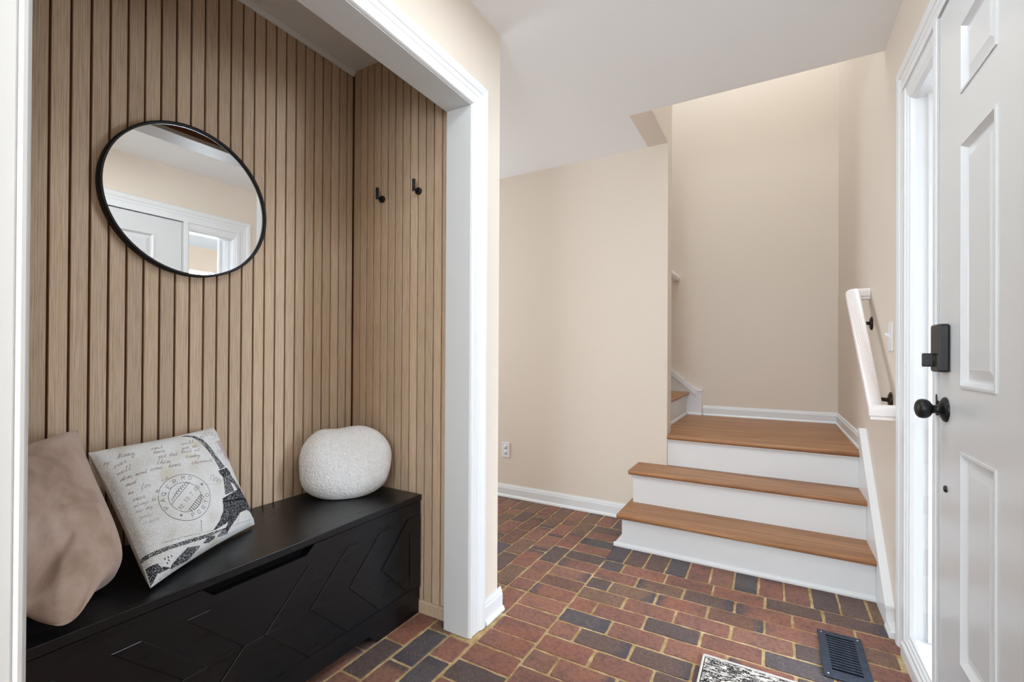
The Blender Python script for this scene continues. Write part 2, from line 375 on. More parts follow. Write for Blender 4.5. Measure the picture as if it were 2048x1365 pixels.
# baseboards
BP = [(0, 0), (.024, 0), (.024, .006), (.021, .014), (.014, .019), (.013, .020), (.013, .068), (.010, .074), (.009, .082), (.005, .090), (.004, .096), (0, .096)]
def bb(name, fn, a, b, prof=BP): return struct(MB().prism(prof, fn, a, b), name, 'trim')
bb('baseboard_far', lambda p, q, t: (t, YF-p, q), -3.98, XE-.16)
bb('baseboard_left', lambda p, q, t: (XW+p, t, q), J1+.106, 1.675+.024)
bb('baseboard_passage', lambda p, q, t: (t, 1.675+p, q), -3.98, XW)
bb('baseboard_left_near', lambda p, q, t: (XW+p, t, q), -2.9, J0-.106)
BP2 = [(0, 0), (.020, 0), (.019, .008), (.013, .014), (.012, .014), (.012, .060), (.009, .066), (.008, .073), (.004, .080), (0, .082)]
bb('baseboard_stair_back', lambda p, q, t: (t, YB-p, T3+q), -.52, XR-.0, BP2)
bb('baseboard_stair_right', lambda p, q, t: (XR-p, t, T3+q), 3.055, YB-.012, BP2)

# ------------------------------------------------------------------ brick floor
fl = struct(MB().box(-4.0, XR+.14, -2.95, YF+.1, -.08, -.0035), 'floor', 'mortar')
BRK = {}
def brick_mesh(L, Wd, var):
    key = (round(L, 3), round(Wd, 3), var)
    if key in BRK: return BRK[key]
    rr = random.Random(hash(key) & 0xffff)
    hl, hw = L/2, Wd/2; pts = []
    def side(x0, y0, x1, y1, n):
        for i in range(n):
            t = i/n; j = .0 if i == 0 else rr.uniform(-.0019, .0019)
            nx, ny = (y1-y0), -(x1-x0); l_ = math.hypot(nx, ny); pts.append((x0+(x1-x0)*t+nx/l_*j, y0+(y1-y0)*t+ny/l_*j))
    c = .004
    side(-hl+c, -hw, hl-c, -hw, 5); side(hl-c, -hw, hl, -hw+c, 1); side(hl, -hw+c, hl, hw-c, 3); side(hl, hw-c, hl-c, hw, 1)
    side(hl-c, hw, -hl+c, hw, 5); side(-hl+c, hw, -hl, hw-c, 1); side(-hl, hw-c, -hl, -hw+c, 3); side(-hl, -hw+c, -hl+c, -hw, 1)
    n = len(pts); s1 = [(x, y, -.012) for x, y in pts]; s2 = [(x, y, -.0018) for x, y in pts]
    s3 = [(x*(1-.0022/hl), y*(1-.0022/hw), rr.uniform(-.0003, .0002)) for x, y in pts]
    mb = MB(); vs = s1+s2+s3
    mb.add(vs, [(i, (i+1) % n, n+(i+1) % n, n+i) for i in range(n)]+[(n+i, n+(i+1) % n, 2*n+(i+1) % n, 2*n+i) for i in range(n)]+[tuple(range(2*n, 3*n))])
    BRK[key] = mb.mesh('brick', 'brick'); return BRK[key]
cnt = 0
def put_brick(x0, x1, y0, y1, m=.0105):
    global cnt
    L, Wd = x1-x0-m, y1-y0-m
    if L < .02 or Wd < .02: return
    rot = 0
    if Wd > L: L, Wd, rot = Wd, L, PI/2
    if random.random() < .5: rot += PI
    o = bpy.data.objects.new('brick', brick_mesh(L, Wd, random.randrange(3))); COL.objects.link(o); o.parent = fl
    o.location = ((x0+x1)/2+random.uniform(-.0012, .0012), (y0+y1)/2+random.uniform(-.0012, .0012), random.uniform(-.0006, .0008))
    o.rotation_euler = (random.uniform(-.006, .006), random.uniform(-.003, .003), rot+random.uniform(-.008, .008)); cnt += 1
YN = .62
for k in range(40):                                   # running bond in front of the stairs
    y1 = 2.387-.1063*k; y0 = y1-.1063
    if y1 < YN: break
    x = -.777; nx = -.667 if k % 2 == 0 else -.568
    while x < .415:
        put_brick(x, min(nx, .424), y0, y1); x = nx; nx += .2135
for i in range(12): put_brick(-.788+.1045*i, min(-.788+.1045*(i+1), .41), 2.387, 2.60)
k = 0
while 2.836-.106*k > YN: put_brick(-.985, -.777, 2.836-.106*(k+1), 2.836-.106*k); k += 1
for i in range(8):                                    # passage, bricks running away from the camera
    x1 = -.985-.1065*i; js = [1.67, 1.882] + ([1.99, 2.206, 2.42, 2.635] if i % 2 == 0 else [2.094, 2.31, 2.53, 2.745]) + [2.838]
    for a, b in zip(js, js[1:]):
        put_brick(x1-.1065, x1, a, b)
for i in range(-1, 9): put_brick(-.89-.1057*(i+1), -.89-.1057*i, 2.838, 3.035)
for x0, x1, y in ((-1.303, -1.2, 1.515), (-1.2, -1.093, 1.435), (-1.093, -.987, 1.44), (-1.41, -1.303, 1.42)):
    if x0 == -1.2: put_brick(x0, x1, 1.435, 1.515)
    if x0 == -1.093:
        put_brick(x0, x1, 1.312, 1.44); y = 1.312
    while y > .9: put_brick(x0, x1, y-.211, y); y -= .211
# beyond what the photograph shows: the same paving as one part
rest = MB()
def low(x0, x1, y0, y1):
    L = (x1-x0-.0105)/2; W_ = (y1-y0-.0105)/2; cx, cy = (x0+x1)/2, (y0+y1)/2
    if L > .012 and W_ > .012: rest.box(cx-L, cx+L, cy-W_, cy+W_, -.012, -.0002)
k = 0
while True:
    y1 = 2.387-.1063*(17+k); 
    if y1 < -2.9: break
    x = -1.01 if y1 > -.0 else -3.9; x += (k % 2)*.107
    while x < .42: low(x, min(x+.2135, .424), y1-.1063, y1); x += .2135
    k += 1
for i in range(20):
    x1 = -1.837-.1065*i; y = 1.67+(i % 2)*.107
    while y < 3.0: low(x1-.1065, x1, y, min(y+.213, 3.03)); y += .213
rp = rest.build('brick', 'brick', fl); rp['kind'] = 'stuff'
print('bricks', cnt)

# ------------------------------------------------------------------ staircase
st = tag(empty('staircase', (-.17, 2.6, 0)), 'white staircase with oak-look treads rising to a landing', 'staircase')
XS = XR-.028        # inner face of the right skirt
XLs = -.748
R1, R2, R3 = 2.594, 2.832, 3.068
for i, (y, z0, z1, xl) in enumerate(((R1, 0, T1-.027, XLs), (R2, T1, T2-.027, XLs), (R3, T2, T3-.027, XE+.001))):
    MB().box(xl, XS, y, y+.018, z0, z1).build('riser', 'trim', st)
    if i: MB().prism([(0, 0), (.016, 0), (.015, -.006), (.008, -.012), (.006, -.018), (0, -.018)], lambda p, q, t: (t, y-p, z1+q), xl-(.008 if i == 1 else 0), XS).build('cove_molding', 'trim', st)
MB().box(XLs, XLs+.018, R1+.018, YF-.002, 0, T1-.027).build('side_panel', 'trim', st)
MB().box(XLs, XLs+.018, R2+.018, YF-.002, T1, T2-.027).build('side_panel', 'trim', st)
MB().prism([(0, 0), (.012, 0), (.012, .010), (.008, .018), (.002, .022), (0, .022)], lambda p, q, t: (t, R1-p, q), XLs-.045, XS).prism([(0, 0), (.045, 0), (.044, .012), (.032, .022), (.010, .040), (0, .046)], lambda p, q, t: (XLs-p, t, q), R1-.001, YF-.026).build('shoe_molding', 'trim', st)
def nose(y0, y1, z, xl, xr, th=.027):
    r = th/2; pr = [(y1, z), (y0+r, z)]+[(y0+r-r*math.sin(a), z-r+r*math.cos(a)) for a in [PI*i/8 for i in range(1, 8)]]+[(y0+r, z-th), (y1, z-th)]
    return MB().prism(pr, lambda p, q, t: (t, p, q), xl, xr)
nose(2.563, R2+.001, T1, XLs-.016, XS).prism([(0, 0), (.008, -.002), (.0105, -.0135), (.008, -.025), (0, -.027)], lambda p, q, t: (XLs-.016-p, t, T1+q), 2.572, YF-.03).build('tread', 'tread', st)
MB().box(XLs-.016, XLs+.05, R2, YF-.028, T1-.027, T1).build('tread_return', 'tread', st)
nose(2.800, R3+.001, T2, XLs-.016, XS).prism([(0, 0), (.008, -.002), (.0105, -.0135), (.008, -.025), (0, -.027)], lambda p, q, t: (XLs-.016-p, t, T2+q), 2.809, YF-.001).build('tread', 'tread', st)
nose(3.036, 3.13, T3, XE+.002, XS).build('nosing', 'tread', st)
ys = [3.13, 3.27, 3.405, 3.60, 3.795, 3.99, YB-.001]
for i in range(6):
    MB().box(-.70 if ys[i] > 3.19 else (XE+.001 if ys[i+1] < 3.182 else -.70), XR-.001, ys[i]+.0006 if ys[i] > 3.19 else 3.1305, ys[i+1]-.0006, T3-.02, T3-.0004, bev=.0005).build('plank', 'tread', st) if ys[i] > 3.19 else MB().box(XE+.002, XR-.001, ys[i]+.0004, ys[i+1]-.0006, T3-.02, T3-.0004, bev=.0005).build('plank', 'tread', st)
MB().box(-.70, XE, 3.184, 3.27, T3-.02, T3-.0004).build('plank', 'tread', st)
MB().box(XE+.001, XR-.001, R3+.02, YB-.002, T2-.1, T3-.021).build('landing_frame', 'trim', st)
# flight going up to the left
XRis = -.655
def stepup(x, z0, z1, run=.245):
    MB().box(x-.018, x, YF+.130, YB-.002, z0, z1-.027).build('riser', 'trim', st)
    r = .0135; pr = [(x-run, z1), (x+.028-r, z1)]+[(x+.028-r+r*math.sin(a), z1-r+r*math.cos(a)) for a in [PI*i/8 for i in range(1, 8)]]+[(x+.028-r, z1-.027), (x-run, z1-.027)]
    MB().prism(pr, lambda p, q, t: (p, t, q), YF+.130, YB-.03).build('tread', 'tread', st)
for i in range(4): stepup(XRis-.245*i, T3+.195*i-(0 if i else .0), T3+.197*(i+1))
MB().prism([(0, 0), (.012, 0), (.012, .010), (.008, .018), (0, .022)], lambda p, q, t: (XRis+p, t, T3+q), YF+.130, YB-.03).build('shoe_molding', 'trim', st)
# skirt board and cap on the stair back wall
sx0, sx1 = -.53, -1.70; zt0 = T3+.205; sl_ = .83
zt1 = zt0+(sx0-.045-sx1)*sl_
MB().prism([(sx0, T3), (sx0, zt0), (sx0-.045, zt0), (sx1, zt1), (sx1, T3)], lambda p, q, t: (p, t, q), YB-.022, YB-.001).build('skirt_board', 'trim', st)
MB().prism([(sx0+.004, zt0-.001), (sx0+.004, zt0+.012), (sx0-.045, zt0+.012), (sx1, zt1+.012), (sx1, zt1-.038), (sx0-.045, zt0-.038), (sx0-.04, zt0-.001)], lambda p, q, t: (p, t, q), YB-.034, YB-.001).build('skirt_cap', 'trim', st)
MB().prism([(0, 0), (.012, 0), (.010, .012), (0, .018)], lambda p, q, t: (t, YB-.022-p, T3+q), XRis, sx0).build('shoe_molding', 'trim', st)
# right skirt with cap
ka = [(2.30, 0), (R3-.02, 0), (R3-.02, .70), (3.0, .70), (2.36, .035), (2.30, .035)]
MB().prism([(2.30, 0), (R3, 0), (R3, .700), (3.035, .700), (2.378, .075), (2.378, .03), (2.30, .03)], lambda p, q, t: (t, p, q), XS, XR-.0005).build('skirt_board', 'trim', st)
MB().prism([(R3, .700), (R3, .712), (3.030, .712), (2.372, .086), (2.372, .074), (3.035, .698)], lambda p, q, t: (t, p, q), XS-.004, XR-.0005).build('skirt_cap', 'trim', st)
MB().prism([(0, 0), (.034, 0), (.034, .01), (.028, .022), (.012, .028), (0, .028)], lambda p, q, t: (XR-p, t, q), 2.282, 2.372).build('shoe_molding', 'trim', st)

# ------------------------------------------------------------------ handrails
hr = tag(empty('handrail', (XR-.08, 2.6, 1.1)), 'white painted handrail on bronze brackets beside the front door', 'handrail')
def railprof(w_=.054, h=.058):
    p = []
    for i in range(13):
        a = PI*i/12; p.append((math.cos(a)*w_/2, h*.5-w_*.42+math.sin(a)*w_*.42))
    p += [(-w_/2, -h*.22), (-w_*.40, -h*.30), (-w_*.40, -h/2), (w_*.40, -h/2), (w_*.40, -h*.30), (w_/2, -h*.22)]
    return p
def rail_piece(path, side):
    """sweep the handrail profile along path; side: horizontal unit across the first leg"""
    pr = railprof(); mb = MB(); n = len(pr); vs = []
    P = [Vector(p) for p in path]
    for i, p in enumerate(P):
        d0 = (P[i]-P[i-1]).normalized() if i else (P[1]-P[0]).normalized()
        d1 = (P[i+1]-P[i]).normalized() if i < len(P)-1 else d0
        up = Vector((0, 0, 1))
        s0 = d0.cross(up).normalized(); s1 = d1.cross(up).normalized()
        bis = (s0+s1).normalized(); k_ = 1/max(.3, bis.dot(s0))
        for a, b in pr: vs.append(p+bis*(a*k_)+up*b)
    for i in range(len(P)-1):
        for j in range(n): mb.f.append((i*n+j, i*n+(j+1) % n, (i+1)*n+(j+1) % n, (i+1)*n+j)); mb.sm.append(False)
    mb.f.append(tuple(range(n))[::-1]); mb.f.append(tuple(range((len(P)-1)*n, len(P)*n))); mb.sm += [False, False]; mb.v = [tuple(v) for v in vs]
    return mb
XH = .358
rail_piece([(XR-.001, 2.302, .877), (XH, 2.302, .877), (XH, 2.935, 1.418), (XR-.001, 2.935, 1.418)], None).build('rail', 'rail', hr)
for yb, zb in ((2.875, 1.262), (2.445, .915)):
    br = MB().lathe((XR, yb, zb), (-1, 0, 0), [(0, .034), (.004, .034), (.009, .026), (.012, .012), (.012, .001)], 24)
    br.tube([(XR-.008, yb, zb), (XR-.045, yb, zb+.004), (XH+.006, yb, zb+.035), (XH, yb, zb+.075)], [.009, .008, .008, .009], 12)
    br.box(XH-.012, XH+.012, yb-.03, yb+.03, zb+.066, zb+.072).build('bracket', 'bronze', hr)
h2 = tag(empty('handrail', (-.9, YB-.07, 1.8)), 'short end of the upper flight handrail behind the wall corner', 'handrail')
rail_piece([(-.742, YB-.001, 1.775), (-.742, YB-.07, 1.775), (-1.70, YB-.07, 1.775+.958*.81)], None).build('rail', 'rail', h2)
MB().lathe((-1.2, YB, 2.02), (0, -1, 0), [(0, .03), (.008, .024), (.03, .008), (.07, .008)], 20).build('bracket', 'bronze', h2)

# ------------------------------------------------------------------ entry door, sidelight and casing
XD = .415
d = strt('door_1', (XD, 1.294, 0))
D0, D1, DZ0, DZ1 = .837, 1.749, .035, 2.072
cols = [(1.015, 1.230), (1.358, 1.573)]; rows = [(.318, .857), (1.020, 1.640), (1.768, 1.945)]
slab = MB()
yc = [D0]+[c for ab in cols for c in ab]+[D1]; zc = [DZ0]+[c for ab in rows for c in ab]+[DZ1]
for i in range(5):
    for j in range(7):
        if i % 2 and j % 2: continue
        slab.add([(XD, yc[i], zc[j]), (XD, yc[i+1], zc[j]), (XD, yc[i+1], zc[j+1]), (XD, yc[i], zc[j+1])], [(0, 1, 2, 3)])
slab.box(XD+.014, XD+.044, D0, D1, DZ0, DZ1)
for a in ((D0, D0+.001), (D1-.001, D1)): slab.box(XD, XD+.02, a[0], a[1], DZ0, DZ1)
slab.box(XD, XD+.02, D0, D1, DZ1-.001, DZ1); slab.build('door_slab', 'door', d)
for y0, y1 in cols:
    for z0, z1 in rows:
        mb = MB(); steps = [(0, 0), (-.0, -.0030), (.006, -.0035), (.010, .001), (.016, .007), (.019, .009), (.024, .009), (.044, .0035), (.047, .0025)]
        rings = [[(XD+dx, y0+i_, z0+i_), (XD+dx, y1-i_, z0+i_), (XD+dx, y1-i_, z1-i_), (XD+dx, y0+i_, z1-i_)] for i_, dx in steps]
        vs = [p for r in rings for p in r]; fs = []
        for r in range(len(rings)-1):
            for q in range(4): fs.append((r*4+q, r*4+(q+1) % 4, (r+1)*4+(q+1) % 4, (r+1)*4+q))
        fs.append(tuple(len(vs)-4+q for q in range(4)))
        mb.add(vs, fs).build('panel', 'door', d)
kn = MB(); kc = (XD, 1.690, .9525)
kn.lathe(kc, (-1, 0, 0), [(0, .0345), (.002, .0345), (.006, .032), (.011, .022), (.014, .014), (.020, .0115), (.028, .0115), (.031, .016), (.035, .0225), (.042, .0265), (.050, .0275), (.058, .0250), (.063, .019), (.066, .010), (.0662, .003)], 40)
kn.build('door_knob', 'blackmetal', d)
lk = MB().box(XD-.026, XD, 1.652, 1.722, 1.056, 1.188, bev=.006); lko = lk.build('deadbolt', 'blackplastic', d)
MB().box(XD-.0275, XD-.024, 1.654, 1.720, 1.104, 1.1055).build('seam', 'dark', lko)
MB().lathe((XD-.024, 1.695, 1.089), (-1, 0, 0), [(0, .016), (.004, .0155), (.004, .008)], 24).box(XD-.050, XD-.024, 1.691, 1.699, 1.070, 1.108, bev=.003).build('thumb_turn', 'blackplastic', lko)
MB().lathe((XD, 1.685, .735), (-1, 0, 0), [(0, .0095), (.004, .009), (.006, .006), (.0062, .001)], 20).build('bumper', 'blackplastic', d)
# frame: head, mullion, weather strip, strike
fm = MB().box(XD-.006, XR+.10, D1+.010, 1.790, 0, 2.085, bev=.002).box(XD-.002, XR+.10, DY0, D0-.004, 0, 2.085).box(XD-.004, XR+.10, DY0, DY1, 2.080, 2.105).box(XD+.0445, XR+.10, D1-.012, D1+.012, 0, 2.085).box(XD+.0445, XR+.10, D0-.006, D0+.012, 0, 2.085).box(XD+.0445, XR+.10, D0, D1, DZ1-.012, 2.085)
fm.build('door_frame', 'trim', d)
MB().box(XD-.003, XD+.006, D1+.0015, D1+.0085, .04, 2.07).build('weather_strip', 'jamb', d)
MB().prism([(D1+.001, .930), (D1+.009, .930), (D1+.009, .985), (D1+.006, .990), (D1+.001, .970)], lambda p, q, t: (t, p, q), XD-.006, XD+.004).build('strike_plate', 'blackmetal', d)
MB().box(XD-.0, XR+.10, D0, D1, 0, .034).build('threshold', 'blackmetal', d)
sl1 = strt('window_1', (XR, 1.98, 0))
GX = .438; G0, G1, GB, GT = 1.806, 2.128, .098, 2.02
fr_ = MB()
for y0, y1, s_ in ((1.790, G0, 1), (G1, DY1-.002, -1)):
    e = (y1 if s_ == 1 else y0)
    o_ = (y0 if s_ == 1 else y1)
    pr = [(o_, XD+.0), (o_+(e-o_)*.45, XD+.0), (o_+(e-o_)*.50, XD+.005), (o_+(e-o_)*.68, XD+.006), (o_+(e-o_)*.72, XD+.010), (o_+(e-o_)*.9, XD+.012), (e, GX), (e, XR+.08), (o_, XR+.08)]
    fr_.prism(pr, lambda p, q, t: (q, p, t), .06, 2.085)
fr_.build('window_stile', 'trim', sl1)
MB().prism([(.058, XD+.002), (.070, XD+.002), (.073, XD+.007), (.082, XD+.008), (.085, XD+.013), (.094, XD+.014), (GB, GX), (GB, XR+.08), (.058, XR+.08)], lambda p, q, t: (q, t, p), 1.790, DY1-.002).build('window_rail', 'trim', sl1)
MB().prism([(GT, GX), (GT+.01, XD+.012), (GT+.03, XD+.006), (2.082, XD+.002), (2.082, XR+.08), (GT, XR+.08)], lambda p, q, t: (q, t, p), 1.790, DY1-.002).build('window_rail', 'trim', sl1)
MB().box(GX+.004, GX+.008, G0-.004, G1+.004, GB-.004, GT+.004).build('pane', 'glass', sl1)
rp_ = [(.0, XD+.03), (0, XD-.004), (.030, XD-.005)]+[(.043+.014*math.sin(a), XD+.009-.014*math.cos(a)) for a in [PI*i/16 for i in range(0, 9)]]+[(.057, XR+.08), (0, XR+.08)]
MB().prism(rp_, lambda p, q, t: (q, t, p), 1.790, DY1-.002).build('window_sill', 'trim', sl1)
c2 = strt('trim_4', (XR, 1.5, 0))
casing(c2, XR, -1, DY0+.008, DY1-.008, DT-.018, sc=.98)

# ------------------------------------------------------------------ switch and outlet
sw = tag(empty('light_switch', (XR, 2.455, 1.18)), 'white toggle light switch plate beside the door casing', 'light switch')
MB().box(XR-.006, XR, 2.406, 2.478, 1.119, 1.240, bev=.002).build('cover_plate', 'plastic', sw)
MB().prism([(1.170, 0), (1.188, 0), (1.196, .017), (1.190, .019), (1.176, .004)], lambda p, q, t: (XR-.005-q, t, p), 2.437, 2.447).build('toggle', 'plastic', sw)
ou = tag(empty('wall_outlet', (-1.79, YF, .357)), 'white duplex wall outlet above the baseboard on the far wall', 'outlet')
ocx = -1.798+.008
MB().box(ocx-.036, ocx+.036, YF-.006, YF, .300, .417, bev=.002).build('cover_plate', 'plastic', ou)
for zz in (.379, .337):
    rc = MB().lathe((ocx, YF-.004, zz), (0, -1, 0), [(0, .0165), (.004, .016), (.0041, .001)], 24).build('receptacle', 'plastic', ou)
    MB().box(ocx-.008, ocx-.0055, YF-.0085, YF-.008, zz, zz+.009).box(ocx+.0055, ocx+.008, YF-.0085, YF-.008, zz, zz+.009).box(ocx-.002, ocx+.002, YF-.0085, YF-.008, zz-.010, zz-.006).build('socket_slots', 'slot', rc)

# ------------------------------------------------------------------ floor register and rug
rg = tag(empty('floor_register', (.227, 2.055, 0)), 'dark blue-black metal floor register set in the brick by the door', 'vent')
x0, x1, y0, y1 = .156, .298, 1.900, 2.208; a0, a1, b0, b1 = .183, .272, 1.948, 2.182; zt = .0055
MB().box(x0, a0, y0, y1, .0005, zt, bev=.0012).box(a1, x1, y0, y1, .0005, zt, bev=.0012).box(a0-.001, a1+.001, y0, b0, .0005, zt, bev=.0012).box(a0-.001, a1+.001, b1, y1, .0005, zt, bev=.0012).build('frame', 'register', rg)
MB().box(a0, a1, b0, b1, .0006, .0012).build('duct', 'dark', rg)
p = (b1-b0)/14
slm = MB().box(-(a1-a0)/2, (a1-a0)/2, -.0036, .0036, -.0022, .0022, bev=.0006).mesh('slat', 'register')
for i in range(13):
    o = bpy.data.objects.new('slat', slm); COL.objects.link(o); o.parent = rg; o.matrix_parent_inverse = rg.matrix_world.inverted()
    o.location = ((a0+a1)/2, b0+p*(i+1), .0032); o.rotation_euler = (0, 0, 0)
for sx_, sy_ in ((.169, 2.190), (.169, 1.918), (.285, 2.190), (.285, 1.918)):
    MB().lathe((sx_, sy_, zt), (0, 0, 1), [(-.001, .003), (.0006, .0026), (.0007, .0005)], 12).build('screw', 'plastic', rg)
ru = tag(empty('woven_rug', (.05, 1.4, 0)), 'black and white woven entry rug lying before the front door', 'rug')
RX0, RX1, RY0, RY1 = -.219, .341, .95, 1.808
nx_, ny_ = 140, 180; vs = []; fs = []
def rugh(i, j):
    return .0075+.0012*math.sin(i*1.9+j*.7)*math.cos(j*2.1)+.0012*noise.noise((i*.3, j*.3, 3))
rm = MB(); bx = .011
for j in range(ny_+1):
    for i in range(nx_+1): vs.append((RX0+bx+(RX1-RX0-2*bx)*i/nx_, RY0+bx+(RY1-RY0-2*bx)*j/ny_, rugh(i, j)))
for j in range(ny_):
    for i in range(nx_): a = j*(nx_+1)+i; fs.append((a, a+1, a+nx_+2, a+nx_+1))
rm.add(vs, fs, True).build('weave', 'rug', ru)
MB().box(RX0, RX1, RY0, RY0+bx, .001, .0095, bev=.003).box(RX0, RX1, RY1-bx, RY1, .001, .0095, bev=.003).box(RX0, RX0+bx*.7, RY0, RY1, .001, .0095, bev=.003).box(RX1-bx*.7, RX1, RY0, RY1, .001, .0095, bev=.003).build('binding', 'rugedge', ru)

# ------------------------------------------------------------------ mirror and hooks
MC = Vector((XB, .8145, 1.611)); MR = .2535
mi = tag(empty('wall_mirror', MC), 'round wall mirror in a thin black metal frame on the slatted wall', 'mirror')
MB().lathe(MC, (1, 0, 0), [(.0, MR), (.030, MR), (.030, MR-.0075), (.0225, MR-.0085), (.0, MR-.0085)], 128).build('frame', 'blackmetal', mi)
gl = MB(); n = 128
gl.add([(MC.x+.022, MC.y+math.cos(2*PI*i/n)*(MR-.008), MC.z+math.sin(2*PI*i/n)*(MR-.008)) for i in range(n)], [tuple(range(n))]); gl.build('mirror_glass', 'mirror', mi)
for hx, hz, lab in ((-1.542, 1.798, 'black metal coat hook nearer the alcove corner'), (-1.327, 1.798, 'black metal coat hook nearer the white opening frame')):
    h = tag(empty('coat_hook', (hx, YE, hz)), lab, 'hook', 'coat hooks on the slatted end wall')
    MB().lathe((hx, YE, hz), (0, -1, 0), [(0, .0155), (.006, .0155), (.010, .0150), (.0115, .011), (.0115, .001)], 28).build('rosette', 'blackmetal', h)
    MB().tube([(hx, YE-.008, hz), (hx, YE-.036, hz)], .0055, 16).tube([(hx, YE-.034, hz-.008), (hx, YE-.034, hz+.042)], .0070, 16).build('prong', 'blackmetal', h)

# ------------------------------------------------------------------ storage bench
BX0, BX1, BY0, BY1 = XB+.004, -1.30, .128, 1.502
bn = tag(empty('storage_bench', (-1.5, .815, 0)), 'long black wooden storage bench with chevron front in the alcove', 'bench')
MB().box(BX0, BX1+.004, BY0-.001, BY1+.002, .477, .501, bev=.002).build('bench_top', 'blackwood', bn)
MB().box(BX0, BX1-.022, BY0, BY0+.018, .0, .476).box(BX0, BX1-.022, BY1-.018, BY1, .0, .476).box(BX0, BX0+.012, BY0, BY1, .04, .476).box(BX0, BX1-.022, BY0, BY1, .09, .105).build('carcass', 'blackwood', bn)
MB().box(BX1-.040, BX1-.024, BY0+.02, BY1-.02, .11, .470).build('inner_board', 'blackwood2', bn)
cyB = .815
MB().prism([(BY0, .001), (BY0, .112), (BY1, .112), (BY1, .001), (BY1-.24, .001), (BY1-.275, .040), (BY0+.275, .040), (BY0+.24, .001)], lambda p, q, t: (t, p, q), BX1-.020, BX1-.004).build('plinth', 'blackwood', bn)
fp = MB().prism([(BY0+.002, .115), (BY1-.002, .115), (BY1-.002, .474), (cyB+.170, .474), (cyB+.140, .447), (cyB-.140, .447), (cyB-.170, .474), (BY0+.002, .474)], lambda p, q, t: (t, p, q), BX1-.020, BX1).build('front_panel', 'blackwood', bn)
def pl(pts, d_=.0042):
    cx_ = sum(p[0] for p in pts)/len(pts); cz_ = sum(p[1] for p in pts)/len(pts); n_ = len(pts)
    inn = []
    for i in range(n_):                                   # small chamfer all round
        a_, b_, c_ = Vector(pts[i-1]), Vector(pts[i]), Vector(pts[(i+1) % n_])
        d1, d2 = (b_-a_).normalized(), (c_-b_).normalized(); n1_, n2_ = Vector((-d1.y, d1.x)), Vector((-d2.y, d2.x))
        m_ = (n1_+n2_); m_ = m_/max(.2, m_.length_squared)*2
        if (Vector((cx_, cz_))-b_).dot(m_) < 0 and n_ == 4: m_ = -m_
        inn.append(b_+m_*.0014)
    mb = MB(); vs = [(BX1-.001, p[0], p[1]) for p in pts]+[(BX1+d_-.0014, p[0], p[1]) for p in pts]+[(BX1+d_, p.x, p.y) for p in inn]
    mb.add(vs, [(i, (i+1) % n_, n_+(i+1) % n_, n_+i) for i in range(n_)]+[(n_+i, n_+(i+1) % n_, 2*n_+(i+1) % n_, 2*n_+i) for i in range(n_)]+[tuple(range(2*n_, 3*n_))])
    return mb
zA, zB, zM = .119, .415, .267; hh = .148
for s_ in (1, -1):
    for i in range(4):
        ax_ = (.0015 if i == 0 else 0)+.155*i
        a, b = ax_, ax_+.058
        fy = lambda y: cyB+s_*y
        lim = .619
        def arm(z_end):
            P = [(a, zM), (min(a+hh, lim), zM+(z_end-zM)*min(1, (lim-a)/hh)), (min(b+hh, lim), zM+(z_end-zM)*min(1, (lim-b)/hh) if b+hh > lim else z_end), (b, zM)]
            if a+hh < lim < b+hh: P.insert(2, (lim, z_end))
            return [(fy(u), v) for u, v in P]
        pl(arm(zB)).build('chevron', 'blackwood', bn); pl(arm(zA)).build('chevron', 'blackwood', bn)
    MB().box(BX1-.001, BX1+.0028, *sorted((cyB+s_*.6215, cyB+s_*.684)), zA, zB).build('stile', 'blackwood', bn)
MB().box(BX1-.001, BX1+.0028, BY0+.003, BY1-.003, .1135, .1175).build('bead', 'blackwood', bn)

